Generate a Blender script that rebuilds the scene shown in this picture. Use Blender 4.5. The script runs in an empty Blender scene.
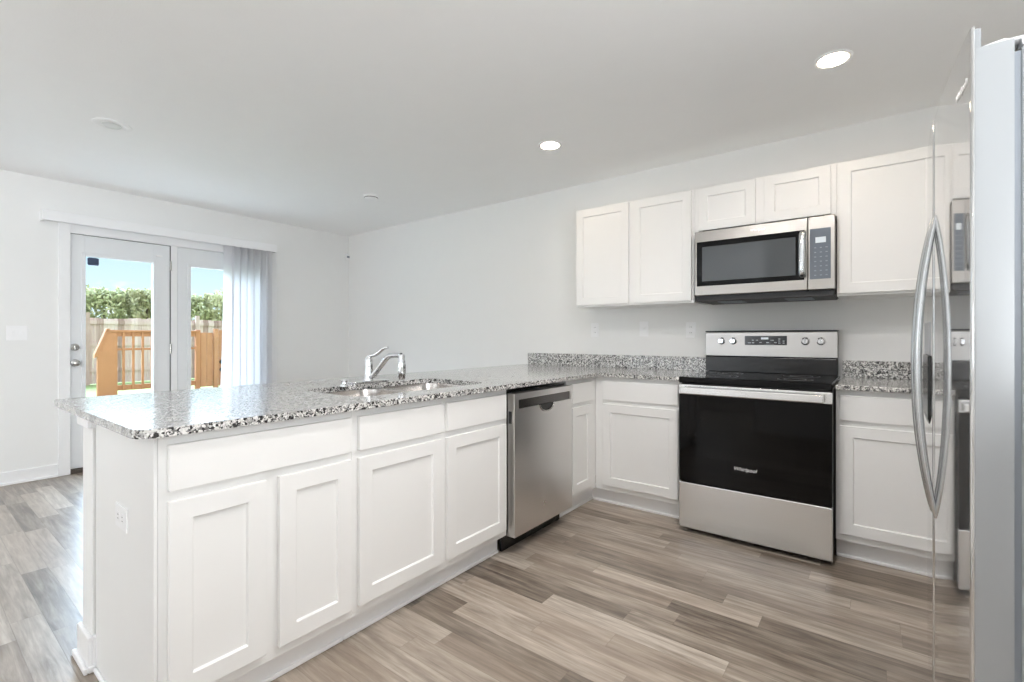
import bpy, bmesh, math, random
from mathutils import Vector, Matrix

random.seed(7)
SC = bpy.context.scene
COL = SC.collection

# ------------------------------------------------------------------ camera
cam_d = bpy.data.cameras.new('camera')
cam = bpy.data.objects.new('camera', cam_d)
COL.objects.link(cam)
cam.location = (1.5636, -3.0019, 1.1567)
cam.rotation_euler = (math.pi / 2, 0, 0.6541)
cam_d.sensor_fit = 'HORIZONTAL'
cam_d.sensor_width = 36.0
cam_d.lens = 476.49 / 1024 * 36.0
cam_d.shift_y = -(341 - 337.63) / 1024
cam_d.clip_start = 0.05
cam_d.clip_end = 200
SC.camera = cam

# ------------------------------------------------------------------ view
SC.view_settings.view_transform = 'Standard'
SC.view_settings.look = 'None'
SC.view_settings.exposure = 0.24
SC.view_settings.gamma = 1.0
SC.view_settings.use_curve_mapping = False
SC.cycles.max_bounces = 16
SC.cycles.diffuse_bounces = 10
SC.cycles.glossy_bounces = 6
SC.cycles.transparent_max_bounces = 16
SC.cycles.sample_clamp_indirect = 4.0
SC.cycles.caustics_reflective = False
SC.cycles.use_denoising = True


def lin(c):
    return tuple(((x / 255) / 12.92) if x <= 10 else (((x / 255) + 0.055) / 1.055) ** 2.4 for x in c)


# ------------------------------------------------------------------ node helper
class NT:
    def __init__(self, tree):
        self.t = tree
        tree.nodes.clear()

    def n(self, kind, _ins=None, **props):
        nd = self.t.nodes.new(kind)
        for k, v in props.items():
            setattr(nd, k, v)
        for k, v in (_ins or {}).items():
            s = nd.inputs[k]
            if isinstance(v, bpy.types.NodeSocket):
                self.t.links.new(v, s)
            elif isinstance(v, tuple) and len(v) == 3 and s.type == 'RGBA':
                s.default_value = (*v, 1)
            else:
                s.default_value = v
        return nd

    def math(self, op, a, b=0.0):
        return self.n('ShaderNodeMath', {0: a, 1: b}, operation=op).outputs[0]

    def mix(self, f, a, b, blend='MIX'):
        nd = self.n('ShaderNodeMix', data_type='RGBA', blend_type=blend)
        for i, v in ((0, f), (6, a), (7, b)):
            s = nd.inputs[i]
            if isinstance(v, bpy.types.NodeSocket):
                self.t.links.new(v, s)
            else:
                s.default_value = (*v, 1) if isinstance(v, tuple) else v
        return nd.outputs[2]

    def ramp(self, f, stops, interp='LINEAR'):
        nd = self.n('ShaderNodeValToRGB', {0: f})
        cr = nd.color_ramp
        cr.interpolation = interp
        while len(cr.elements) < len(stops):
            cr.elements.new(0.5)
        for e, (p, c) in zip(cr.elements, stops):
            e.position = p
            e.color = (*c, 1) if isinstance(c, tuple) else (c, c, c, 1)
        return nd.outputs[0]


# ------------------------------------------------------------------ world: blue sky with white clouds
w = bpy.data.worlds.new('sky')
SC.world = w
w.use_nodes = True
T = NT(w.node_tree)
co = T.n('ShaderNodeTexCoord').outputs['Generated']
sep = T.n('ShaderNodeSeparateXYZ', {0: co})
grad = T.ramp(sep.outputs[2], [(0.0, lin((226, 238, 247))), (0.12, lin((196, 220, 242))), (0.5, lin((120, 170, 220)))])
mp = T.n('ShaderNodeMapping', {0: co, 'Scale': (2.2, 2.2, 6.0), 'Location': (0.35, 0.1, 0.25)}).outputs[0]
nz = T.n('ShaderNodeTexNoise', {'Vector': mp, 'Scale': 2.6, 'Detail': 6.0, 'Roughness': 0.55}).outputs[0]
cl = T.ramp(nz, [(0.47, 0.0), (0.6, 1.0)])
skyc = T.mix(cl, grad, lin((250, 251, 253)))
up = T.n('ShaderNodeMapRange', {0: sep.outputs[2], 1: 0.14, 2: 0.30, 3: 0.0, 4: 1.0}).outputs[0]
west = T.n('ShaderNodeMapRange', {0: sep.outputs[0], 1: -0.20, 2: -0.60, 3: 0.45, 4: 20.0}).outputs[0]   # western sky strength raised out of view, added to light the room
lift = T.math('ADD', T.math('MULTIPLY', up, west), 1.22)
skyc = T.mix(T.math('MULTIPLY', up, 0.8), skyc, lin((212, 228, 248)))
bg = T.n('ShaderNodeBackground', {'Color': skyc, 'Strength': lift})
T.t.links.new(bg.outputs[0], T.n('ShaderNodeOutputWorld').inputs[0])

# ------------------------------------------------------------------ sun: high, from over the house, lights the garden
sd = bpy.data.lights.new('sun', 'SUN')
sd.energy = 0.75
sd.angle = 0.02
sd.color = (1.0, 0.96, 0.93)
sun = bpy.data.objects.new('sun', sd)
COL.objects.link(sun)
sun.rotation_euler = Vector((-0.62, -0.30, -0.72)).to_track_quat('-Z', 'Y').to_euler()
sun.location = (6, 3, 12)


def area(name, loc, direction, sx, sy, power, color, shape='RECTANGLE'):
    d = bpy.data.lights.new(name, 'AREA')
    d.shape = shape
    d.size = sx
    if shape == 'RECTANGLE':
        d.size_y = sy
    d.energy = power
    d.color = color
    o = bpy.data.objects.new(name, d)
    COL.objects.link(o)
    o.location = loc
    o.rotation_euler = Vector(direction).to_track_quat('-Z', 'Z').to_euler()
    return o


# soft fill lights added out of view, behind and beside the camera
area('window_daylight', (-1.9, -6.93, 1.45), (0, 1, 0.7), 2.6, 1.5, 42, (0.86, 0.93, 1.0))
area('window_daylight', (1.45, -6.93, 1.45), (0, 1, 0.7), 1.6, 1.5, 20, (0.86, 0.93, 1.0))
area('window_daylight', (2.43, -5.3, 1.45), (-1, 0, 0.4), 1.9, 1.5, 140, (0.86, 0.93, 1.0))
area('window_daylight', (2.43, -2.75, 1.55), (-1, 0, 1.0), 1.5, 1.3, 42, (0.93, 0.97, 1.0))
LAMP_L = 60.0      # radiance of a lit downlight lens
LAMP_FILL = 345.0     # brighter unseen lamps added over the aisle as fill #  # radiance of a lit downlight lens

# ------------------------------------------------------------------ dimensions
XP, YW, H = -3.861, 0.602, 2.468      # patio wall, range wall, ceiling
XR, YK, YR = 2.50, -3.75, -7.0        # right wall, wall behind the camera, living-room end wall
CT0, CT1 = 0.889, 0.914               # worktop underside / top


# ------------------------------------------------------------------ materials
def new_mat(name):
    m = bpy.data.materials.new(name)
    m.use_nodes = True
    return m, NT(m.node_tree)


def done(T, shader):
    T.t.links.new(shader, T.n('ShaderNodeOutputMaterial').inputs[0])


def plain(name, c, rough=0.5, metal=0.0, spec=0.5, noise=0.03, nscale=8.0, bump=0.0, bscale=60.0, emit=None, estr=0.0, coat=0.0):
    m, T = new_mat(name)
    c = lin(c)
    co = T.n('ShaderNodeTexCoord').outputs['Object']
    nz = T.n('ShaderNodeTexNoise', {'Vector': co, 'Scale': nscale, 'Detail': 3.0}).outputs[0]
    lo = tuple(x * (1 - noise) for x in c)
    hi = tuple(min(1, x * (1 + noise)) for x in c)
    b = T.n('ShaderNodeBsdfPrincipled', {'Base Color': T.mix(nz, lo, hi), 'Roughness': rough, 'Metallic': metal,
                                         'Specular IOR Level': spec, 'Coat Weight': coat, 'Coat Roughness': 0.05})
    if emit:
        b.inputs['Emission Color'].default_value = (*lin(emit), 1)
        b.inputs['Emission Strength'].default_value = estr
    if bump:
        bz = T.n('ShaderNodeTexNoise', {'Vector': co, 'Scale': bscale, 'Detail': 2.0}).outputs[0]
        bp = T.n('ShaderNodeBump', {'Height': bz, 'Strength': bump, 'Distance': 0.002}).outputs[0]
        T.t.links.new(bp, b.inputs['Normal'])
    done(T, b.outputs[0])
    return m


def brushed(name, c, rough, axis, contrast=0.05, aniso=0.0, metal=1.0):
    """satin steel: fine streaks stretched along one axis"""
    m, T = new_mat(name)
    co = T.n('ShaderNodeTexCoord').outputs['Object']
    sc = [420.0, 420.0, 420.0]
    sc[axis] = 3.0
    mp = T.n('ShaderNodeMapping', {0: co, 'Scale': tuple(sc)}).outputs[0]
    nz = T.n('ShaderNodeTexNoise', {'Vector': mp, 'Scale': 1.0, 'Detail': 2.0}).outputs[0]
    c = lin(c)
    col = T.mix(nz, tuple(x * (1 - contrast) for x in c), tuple(min(1, x * (1 + contrast)) for x in c))
    r = T.math('ADD', T.math('MULTIPLY', nz, 0.04), rough - 0.02)
    b = T.n('ShaderNodeBsdfPrincipled', {'Base Color': col, 'Roughness': r, 'Metallic': metal, 'Anisotropic': aniso})
    done(T, b.outputs[0])
    return m


M = {}
M['wall'] = plain('wall_paint', (239, 239, 238), 0.85, spec=0.2, noise=0.01, bump=0.25, bscale=220)
M['ceil'] = plain('ceiling_paint', (248, 248, 248), 0.9, spec=0.15, noise=0.01, bump=0.35, bscale=160)
M['trim'] = plain('trim_paint', (243, 243, 244), 0.4, noise=0.01)
M['cab'] = plain('cabinet_paint', (240, 240, 239), 0.36, noise=0.01)
M['door'] = plain('door_paint', (232, 234, 236), 0.42, noise=0.01)
M['plate'] = plain('white_plastic', (245, 245, 246), 0.35, noise=0.01)
M['slot'] = plain('dark_slot', (70, 70, 70), 0.6)
M['gasket'] = plain('grey_gasket', (150, 156, 164), 0.6)
M['weather'] = plain('weatherstrip', (96, 98, 100), 0.7)
M['bronze'] = plain('bronze_threshold', (92, 84, 78), 0.45, metal=0.4)
M['steel_x'] = brushed('brushed_steel_across', (226, 226, 226), 0.26, 0)
M['steel_panel'] = brushed('brushed_steel_panel', (188, 186, 184), 0.36, 0, 0.03)
M['steel_y'] = brushed('brushed_steel_dishwasher', (228, 226, 224), 0.30, 1, 0.02)
M['steel_m'] = brushed('brushed_steel_microwave', (170, 166, 161), 0.30, 0)
M['fridge'] = brushed('polished_steel_fridge', (222, 222, 222), 0.05, 2, 0.01, metal=0.90)
M['fridge_side'] = plain('grey_enamel', (196, 199, 201), 0.35, noise=0.02, nscale=120, bump=0.15, bscale=300)
M['fridge_edge'] = plain('door_edge_satin', (172, 175, 178), 0.34, metal=0.3, noise=0.01)
M['handle'] = plain('satin_handle', (208, 210, 212), 0.22, metal=1.0, noise=0.01)
M['chrome'] = plain('chrome', (225, 226, 228), 0.06, metal=1.0, noise=0.01)
M['nickel'] = plain('satin_nickel', (190, 188, 184), 0.2, metal=1.0)
M['sinksteel'] = plain('sink_steel', (205, 200, 196), 0.22, metal=1.0)
M['black'] = plain('black_enamel', (16, 16, 17), 0.22)
M['blackglass'] = plain('black_glass', (4, 4, 5), 0.05, spec=0.22, noise=0.0)
M['greyglass'] = plain('smoked_glass', (38, 43, 48), 0.06, spec=0.8, noise=0.0)
M['meshglass'] = plain('mesh_window_glass', (66, 71, 75), 0.10, spec=0.8, noise=0.05, nscale=900)
M['panelglass'] = plain('control_panel_glass', (104, 113, 124), 0.09, spec=0.7, noise=0.0)
M['ovenglass'] = plain('oven_window_glass', (9, 9, 9), 0.06, spec=0.22, noise=0.0)
M['darkplastic'] = plain('dark_plastic', (40, 41, 43), 0.45)
M['dwpanel'] = plain('dark_steel_panel', (104, 101, 100), 0.25, metal=1.0)
M['under'] = plain('dark_underside', (50, 50, 50), 0.5)
M['display'] = plain('lit_display', (186, 194, 199), 0.2, emit=(222, 232, 238), estr=0.25)
M['icon'] = plain('pale_print', (196, 204, 210), 0.4)
M['keymark'] = plain('faint_key_print', (128, 138, 150), 0.4)
M['logo'] = plain('pale_logo', (248, 248, 248), 0.35, noise=0.0)
M['logo_s'] = plain('silver_logo', (245, 245, 243), 0.3, metal=0.2, noise=0.0)
M['ring'] = plain('grey_print', (92, 92, 94), 0.3)
M['lens'] = plain('lit_lens', (255, 250, 240), 0.4, emit=(255, 230, 200), estr=LAMP_L)
M['lens_aisle'] = plain('bright_lens', (255, 250, 240), 0.4, emit=(255, 250, 247), estr=LAMP_FILL)  # lens of the added aisle fill lamps
M['lens_off'] = plain('frosted_lens', (222, 223, 222), 0.5)
M['sticker'] = plain('blue_sticker', (52, 66, 92), 0.5)
M['post'] = plain('rail_wood', (172, 114, 78), 0.7, noise=0.18, nscale=9)
M['gatewood'] = plain('gate_wood', (178, 124, 90), 0.75, noise=0.2, nscale=7)
M['iron'] = plain('black_iron', (40, 36, 34), 0.5)
M['trunk'] = plain('bark', (96, 82, 66), 0.9, noise=0.2)
M['patio'] = plain('concrete', (214, 212, 206), 0.85, noise=0.05, nscale=3)
M['decking'] = plain('deck_boards', (196, 140, 90), 0.8, noise=0.15)


def vane_mat():
    m, T = new_mat('blind_vinyl')
    a = T.n('ShaderNodeBsdfPrincipled', {'Base Color': lin((234, 234, 236)), 'Roughness': 0.45})
    b = T.n('ShaderNodeBsdfTranslucent', {'Color': lin((250, 248, 249))})
    co = T.n('ShaderNodeTexCoord').outputs['Object']
    nz = T.n('ShaderNodeTexNoise', {'Vector': co, 'Scale': 30.0}).outputs[0]
    f = T.math('ADD', T.math('MULTIPLY', nz, 0.06), 0.07)
    done(T, T.n('ShaderNodeMixShader', {0: f, 1: a.outputs[0], 2: b.outputs[0]}).outputs[0])
    return m


M['vane'] = vane_mat()


def glass_mat():
    m, T = new_mat('window_glass')
    a = T.n('ShaderNodeBsdfTransparent', {'Color': lin((249, 252, 251))})
    b = T.n('ShaderNodeBsdfGlossy', {'Roughness': 0.02, 'Color': (0.9, 0.9, 0.9)})
    fr = T.math('MULTIPLY', T.n('ShaderNodeFresnel', {'IOR': 1.45}).outputs[0], 0.12)
    done(T, T.n('ShaderNodeMixShader', {0: fr, 1: a.outputs[0], 2: b.outputs[0]}).outputs[0])
    return m


M['glass'] = glass_mat()


def granite_mat():
    m, T = new_mat('speckled_granite')
    co = T.n('ShaderNodeTexCoord').outputs['Object']
    wob = T.n('ShaderNodeTexNoise', {'Vector': co, 'Scale': 90.0, 'Detail': 2.0}).outputs[1]
    c2 = T.mix(0.010, co, wob, 'ADD')
    v1 = T.n('ShaderNodeTexVoronoi', {'Vector': c2, 'Scale': 205.0}).outputs['Color']
    s1 = T.n('ShaderNodeSeparateColor', {0: v1}).outputs[0]
    base = T.ramp(s1, [(0.0, lin((46, 46, 48))), (0.17, lin((120, 119, 118))), (0.36, lin((168, 167, 164))), (0.58, lin((206, 205, 202))), (0.82, lin((232, 231, 229)))], 'CONSTANT')
    v2 = T.n('ShaderNodeTexVoronoi', {'Vector': c2, 'Scale': 128.0}).outputs['Color']
    s2 = T.n('ShaderNodeSeparateColor', {0: v2}).outputs[1]
    blk = T.ramp(s2, [(0.0, 0.0), (0.88, 1.0)], 'CONSTANT')
    col = T.mix(blk, base, lin((44, 43, 45)))
    v3 = T.n('ShaderNodeTexVoronoi', {'Vector': c2, 'Scale': 104.0}).outputs['Color']
    s3 = T.n('ShaderNodeSeparateColor', {0: v3}).outputs[2]
    wht = T.ramp(s3, [(0.0, 0.0), (0.90, 0.8)], 'CONSTANT')
    col = T.mix(wht, col, lin((236, 235, 232)))
    b = T.n('ShaderNodeBsdfPrincipled', {'Base Color': col, 'Roughness': 0.16, 'Specular IOR Level': 0.7, 'Coat Weight': 0.40, 'Coat Roughness': 0.10})
    done(T, b.outputs[0])
    return m


M['granite'] = granite_mat()


def floor_mat():
    """grey-brown wood-look strips running along X"""
    m, T = new_mat('wood_plank_floor')
    co = T.n('ShaderNodeTexCoord').outputs['Object']
    sp = T.n('ShaderNodeSeparateXYZ', {0: co})
    X, Y = sp.outputs[0], sp.outputs[1]
    W, L = 0.0955, 0.74
    yy = T.math('DIVIDE', T.math('ADD', Y, 0.036), W)
    row = T.math('FLOOR', yy)
    ro = T.n('ShaderNodeTexWhiteNoise', {'W': row}, noise_dimensions='1D').outputs[0]
    xx = T.math('ADD', T.math('DIVIDE', X, L), T.math('MULTIPLY', ro, 7.31))
    idx = T.math('FLOOR', xx)
    cell = T.n('ShaderNodeCombineXYZ', {0: row, 1: idx}).outputs[0]
    rnd = T.n('ShaderNodeTexWhiteNoise', {'Vector': cell}, noise_dimensions='3D')
    tone = rnd.outputs[0]
    rs = T.n('ShaderNodeSeparateColor', {0: rnd.outputs[1]})
    # grain: noise stretched along X, offset for every board
    off = T.n('ShaderNodeCombineXYZ', {0: T.math('MULTIPLY', rs.outputs[0], 40.0), 1: T.math('MULTIPLY', rs.outputs[1], 40.0)}).outputs[0]
    gc = T.n('ShaderNodeVectorMath', {0: co, 1: off}, operation='ADD').outputs[0]
    g1 = T.n('ShaderNodeMapping', {0: gc, 'Scale': (1.9, 24.0, 1.0)}).outputs[0]
    n1 = T.n('ShaderNodeTexNoise', {'Vector': g1, 'Scale': 1.6, 'Detail': 6.0, 'Roughness': 0.62, 'Distortion': 0.5}).outputs[0]
    g2 = T.n('ShaderNodeMapping', {0: gc, 'Scale': (7.0, 75.0, 1.0)}).outputs[0]
    n2 = T.n('ShaderNodeTexNoise', {'Vector': g2, 'Scale': 1.5, 'Detail': 3.0}).outputs[0]
    g3 = T.n('ShaderNodeMapping', {0: gc, 'Scale': (1.4, 4.5, 1.0)}).outputs[0]
    n3 = T.n('ShaderNodeTexNoise', {'Vector': g3, 'Scale': 3.0, 'Detail': 3.0}).outputs[0]
    v = T.math('ADD', T.math('MULTIPLY', tone, 0.50), T.math('MULTIPLY', n1, 1.10))
    v = T.math('ADD', v, T.math('MULTIPLY', n2, 0.26))
    v = T.math('ADD', v, T.math('MULTIPLY', n3, 0.40))
    v = T.math('SUBTRACT', v, 0.675)
    col = T.ramp(v, [(0.10, lin((86, 77, 69))), (0.32, lin((123, 112, 101))), (0.54, lin((155, 144, 132))), (0.76, lin((184, 174, 162))), (0.94, lin((208, 200, 189)))])
    warm = T.mix(T.math('MULTIPLY', rs.outputs[2], 0.25), col, lin((190, 170, 152)), 'MIX')
    # grooves: fine dark joints between boards
    fy = T.math('FRACT', yy)
    fx = T.math('FRACT', xx)
    ey = T.math('MINIMUM', fy, T.math('SUBTRACT', 1.0, fy))
    ex = T.math('MINIMUM', fx, T.math('SUBTRACT', 1.0, fx))
    ly = T.math('LESS_THAN', ey, 0.014)
    lx = T.math('LESS_THAN', ex, 0.0016)
    line = T.math('MAXIMUM', ly, lx)
    col = T.mix(T.math('MULTIPLY', line, 0.30), warm, lin((92, 76, 64)))
    rg = T.math('ADD', T.math('MULTIPLY', n2, 0.10), 0.28)
    hgt = T.math('SUBTRACT', T.math('MULTIPLY', n2, 0.25), line)
    bp = T.n('ShaderNodeBump', {'Height': hgt, 'Strength': 0.5, 'Distance': 0.002}).outputs[0]
    b = T.n('ShaderNodeBsdfPrincipled', {'Base Color': col, 'Roughness': rg, 'Specular IOR Level': 0.8, 'Normal': bp})
    done(T, b.outputs[0])
    return m


M['floor'] = floor_mat()


def fence_mat():
    m, T = new_mat('weathered_fence')
    co = T.n('ShaderNodeTexCoord').outputs['Object']
    sp = T.n('ShaderNodeSeparateXYZ', {0: co})
    idx = T.math('FLOOR', T.math('DIVIDE', sp.outputs[1], 0.14))
    r = T.n('ShaderNodeTexWhiteNoise', {'W': idx}, noise_dimensions='1D').outputs[0]
    mp = T.n('ShaderNodeMapping', {0: co, 'Scale': (1, 14, 1.2)}).outputs[0]
    nz = T.n('ShaderNodeTexNoise', {'Vector': mp, 'Scale': 2.0, 'Detail': 4.0}).outputs[0]
    v = T.math('ADD', T.math('MULTIPLY', r, 0.6), T.math('MULTIPLY', nz, 0.5))
    col = T.ramp(v, [(0.15, lin((146, 118, 108))), (0.5, lin((194, 168, 160))), (0.95, lin((226, 208, 202)))])
    b = T.n('ShaderNodeBsdfPrincipled', {'Base Color': col, 'Roughness': 0.85})
    done(T, b.outputs[0])
    return m


M['fence'] = fence_mat()


def leaf_mat(name, a, b_):
    m, T = new_mat(name)
    oi = T.n('ShaderNodeNewGeometry').outputs['Random Per Island']
    col = T.mix(oi, lin(a), lin(b_))
    d = T.n('ShaderNodeBsdfPrincipled', {'Base Color': col, 'Roughness': 0.6})
    t = T.n('ShaderNodeBsdfTranslucent', {'Color': col})
    done(T, T.n('ShaderNodeMixShader', {0: 0.35, 1: d.outputs[0], 2: t.outputs[0]}).outputs[0])
    return m


M['leaf'] = leaf_mat('hedge_leaf', (134, 142, 98), (206, 206, 160))
M['leaf2'] = leaf_mat('pale_leaf', (150, 154, 110), (216, 212, 172))
M['grass'] = plain('lawn', (146, 164, 108), 0.95, noise=0.25, nscale=14)


# ------------------------------------------------------------------ mesh helpers (all meshes are given in world coordinates)
def bx(bm, x0, x1, y0, y1, z0, z1):
    vs = [bm.verts.new((x, y, z)) for x in (x0, x1) for y in (y0, y1) for z in (z0, z1)]
    for f in ((0, 1, 3, 2), (4, 6, 7, 5), (0, 4, 5, 1), (2, 3, 7, 6), (0, 2, 6, 4), (1, 5, 7, 3)):
        bm.faces.new([vs[i] for i in f])
    return bm


def box(*a):
    return bx(bmesh.new(), *a)


def prism(pts, axis, a, b, bm=None):
    """closed polygon (2D) extruded along axis from a to b; 2D coords are the other two axes in order"""
    bm = bm or bmesh.new()

    def mk(p, t):
        if axis == 0: return (t, p[0], p[1])
        if axis == 1: return (p[0], t, p[1])
        return (p[0], p[1], t)
    v0 = [bm.verts.new(mk(p, a)) for p in pts]
    v1 = [bm.verts.new(mk(p, b)) for p in pts]
    n = len(pts)
    bm.faces.new(v0)
    bm.faces.new(v1[::-1])
    for i in range(n):
        bm.faces.new([v0[i], v1[i], v1[(i + 1) % n], v0[(i + 1) % n]])
    return bm


def lathe(bm, prof, center, axis, seg=24):
    """prof: list of (radius, height along axis) ; axis: unit Vector"""
    ax = Vector(axis).normalized()
    q = Vector((0, 0, 1)).rotation_difference(ax).to_matrix()
    c = Vector(center)
    rings = []
    for r, h in prof:
        if r < 1e-6:
            rings.append([bm.verts.new(c + q @ Vector((0, 0, h)))])
        else:
            rings.append([bm.verts.new(c + q @ Vector((r * math.cos(2 * math.pi * i / seg), r * math.sin(2 * math.pi * i / seg), h))) for i in range(seg)])
    for A, B in zip(rings, rings[1:]):
        for i in range(seg):
            j = (i + 1) % seg
            if len(A) == 1 and len(B) == 1: continue
            if len(A) == 1: bm.faces.new([A[0], B[i], B[j]])
            elif len(B) == 1: bm.faces.new([A[i], A[j], B[0]])
            else: bm.faces.new([A[i], A[j], B[j], B[i]])
    return bm


def tube(bm, pts, rads, seg=12, squash=None):
    """swept tube along pts; rads one radius per point; squash=(axis, factor)"""
    P = [Vector(p) for p in pts]
    rings = []
    for i, p in enumerate(P):
        t = (P[min(i + 1, len(P) - 1)] - P[max(i - 1, 0)]).normalized()
        ref = Vector((0, 1, 0)) if abs(t.y) < 0.9 else Vector((1, 0, 0))
        u = t.cross(ref).normalized()
        v = t.cross(u).normalized()
        r = rads[i] if isinstance(rads, (list, tuple)) else rads
        ring = []
        for k in range(seg):
            a = 2 * math.pi * k / seg
            d = u * math.cos(a) * r + v * math.sin(a) * r
            if squash: d[squash[0]] *= squash[1]
            ring.append(bm.verts.new(p + d))
        rings.append(ring)
    for A, B in zip(rings, rings[1:]):
        for k in range(seg):
            bm.faces.new([A[k], A[(k + 1) % seg], B[(k + 1) % seg], B[k]])
    bm.faces.new(rings[0][::-1])
    bm.faces.new(rings[-1])
    return bm


def smooth_path(pts, n=8):
    """Catmull-Rom through pts"""
    P = [Vector(p) for p in pts]
    P = [P[0] * 2 - P[1]] + P + [P[-1] * 2 - P[-2]]
    out = []
    for i in range(1, len(P) - 2):
        for k in range(n):
            t = k / n
            a, b, c, d = P[i - 1], P[i], P[i + 1], P[i + 2]
            out.append(0.5 * ((2 * b) + (c - a) * t + (2 * a - 5 * b + 4 * c - d) * t * t + (3 * b - a - 3 * c + d) * t ** 3))
    out.append(P[-2])
    return out


def link(o, parent):
    COL.objects.link(o)
    if parent is not None:
        o.parent = parent


def wloc(o):
    v = Vector((0, 0, 0))
    while o is not None:
        v += o.location
        o = o.parent
    return v


def obj(name, bm, mat, parent=None, bevel=0.0, seg=2, smooth=False, origin=None, angle=35):
    """ONE mesh object; its origin sits at the middle of its base"""
    bmesh.ops.recalc_face_normals(bm, faces=bm.faces[:])
    xs = [v.co for v in bm.verts]
    lo = Vector((min(v.x for v in xs), min(v.y for v in xs), min(v.z for v in xs)))
    hi = Vector((max(v.x for v in xs), max(v.y for v in xs), max(v.z for v in xs)))
    c = Vector(origin) if origin is not None else Vector(((lo.x + hi.x) / 2, (lo.y + hi.y) / 2, lo.z))
    for v in bm.verts:
        v.co -= c
    me = bpy.data.meshes.new(name)
    bm.to_mesh(me)
    bm.free()
    me.materials.append(M[mat] if isinstance(mat, str) else mat)
    if smooth:
        for p in me.polygons:
            p.use_smooth = True
    o = bpy.data.objects.new(name, me)
    link(o, parent)
    o.location = c - wloc(parent)
    if bevel:
        b = o.modifiers.new('bevel', 'BEVEL')
        b.width = bevel
        b.segments = seg
        b.limit_method = 'ANGLE'
        b.angle_limit = math.radians(angle)
        b.use_clamp_overlap = True
    if smooth:
        try:
            me.set_sharp_from_angle(angle=math.radians(40))
        except Exception:
            pass
    return o


def thing(name, loc, label, cat, group=None):
    o = bpy.data.objects.new(name, None)
    o.empty_display_size = 0.1
    COL.objects.link(o)
    o.location = loc
    return tag(o, label, cat, group)


def tag(o, label, cat, group=None, kind=None):
    o['label'] = label
    o['category'] = cat
    if group: o['group'] = group
    if kind: o['kind'] = kind
    return o


def struct(name, bm, mat, label=None, cat=None, parent=None, **kw):
    o = obj(name, bm, mat, parent, **kw)
    if parent is None:
        o['kind'] = 'structure'
        if label: o['label'] = label
        if cat: o['category'] = cat
    return o


def text_mesh(name, body, height, mat, parent, loc, right, up, lift=0.0008, slant=0.0, width=None):
    """raised lettering: loc is the middle of the word, right/up its directions"""
    cu = bpy.data.curves.new(name, 'FONT')
    cu.body = body
    cu.size = height * 1.4
    cu.align_x = 'CENTER'
    cu.align_y = 'CENTER'
    cu.shear = slant
    cu.extrude = lift
    cu.offset = 0.0
    tmp = bpy.data.objects.new(name + '_curve', cu)
    COL.objects.link(tmp)
    dg = bpy.context.evaluated_depsgraph_get()
    me = bpy.data.meshes.new_from_object(tmp.evaluated_get(dg))
    bpy.data.objects.remove(tmp)
    bpy.data.curves.remove(cu)
    r, u = Vector(right).normalized(), Vector(up).normalized()
    n = r.cross(u)
    xs = [v.co.x for v in me.vertices]
    s = (width / (max(xs) - min(xs))) if width else 1.0
    for v in me.vertices:
        v.co = r * v.co.x * s + u * v.co.y * (s if width else 1) + n * v.co.z
    me.materials.clear()
    me.materials.append(M[mat])
    o = bpy.data.objects.new(name, me)
    link(o, parent)
    o.location = Vector(loc) - wloc(parent)
    return o


# ------------------------------------------------------------------ room shell
struct('floor', box(XP - 0.14, XR + 0.12, YR - 0.12, YW + 0.12, -0.06, 0.0), 'floor', 'grey brown wood plank floor', 'floor', origin=(0, 0, 0))
struct('ceiling', box(XP - 0.14, XR + 0.12, YR - 0.12, YW + 0.12, H, H + 0.12), 'ceil', 'white textured flat ceiling', 'ceiling')
struct('wall_back', box(XP - 0.14, XR + 0.12, YW, YW + 0.12, 0, H), 'wall', 'pale grey painted wall behind the range', 'wall')
OY0, OY1, OZ1 = -2.083, -0.412, 2.048      # patio door opening
bm = box(XP - 0.14, XP, YR, OY0, 0, H)
bx(bm, XP - 0.14, XP, OY1, YW, 0, H)
bx(bm, XP - 0.14, XP, OY0, OY1, OZ1, H)
struct('wall_left', bm, 'wall', 'pale grey painted wall around the patio doors', 'wall')
struct('wall_right', box(XR, XR + 0.12, YK - 0.12, YW, 0, H), 'wall', 'pale wall behind the refrigerator', 'wall')
struct('wall_front', box(0.36, XR, YK - 0.12, YK, 0, H), 'wall', 'pale kitchen wall opposite the range', 'wall')
struct('wall_rear', box(XP - 0.14, XR + 0.12, YR - 0.12, YR, 0, H), 'wall', 'pale living room end wall', 'wall')
struct('wall_east', box(XR, XR + 0.12, YR, YK - 0.12, 0, H), 'wall', 'pale living room side wall', 'wall')
# half wall under the bar side of the worktop
struct('wall_knee', box(-0.738, -0.610, -2.575, YW, 0, CT0), 'wall', 'low white half wall carrying the bar top', 'wall', bevel=0.004)


def base_profile(bm, x0, x1, y0, y1, h=0.105):
    bx(bm, x0, x1, y0, y1, 0, h)


def baseboard(name, pts, normal_out, label):
    bm = bmesh.new()
    for (x0, y0, x1, y1) in pts:
        if abs(x0 - x1) < 1e-6:   # runs along y, stands off in +x/-x
            s = normal_out
            bx(bm, min(x0, x0 + s * 0.014), max(x0, x0 + s * 0.014), min(y0, y1), max(y0, y1), 0.0, 0.105)
            bx(bm, min(x0, x0 + s * 0.026), max(x0, x0 + s * 0.026), min(y0, y1), max(y0, y1), 0.0, 0.02)
        else:
            s = normal_out
            bx(bm, min(x0, x1), max(x0, x1), min(y0, y0 + s * 0.014), max(y0, y0 + s * 0.014), 0.0, 0.105)
            bx(bm, min(x0, x1), max(x0, x1), min(y0, y0 + s * 0.026), max(y0, y0 + s * 0.026), 0.0, 0.02)
    struct(name, bm, 'trim', label, 'baseboard', bevel=0.004)


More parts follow.
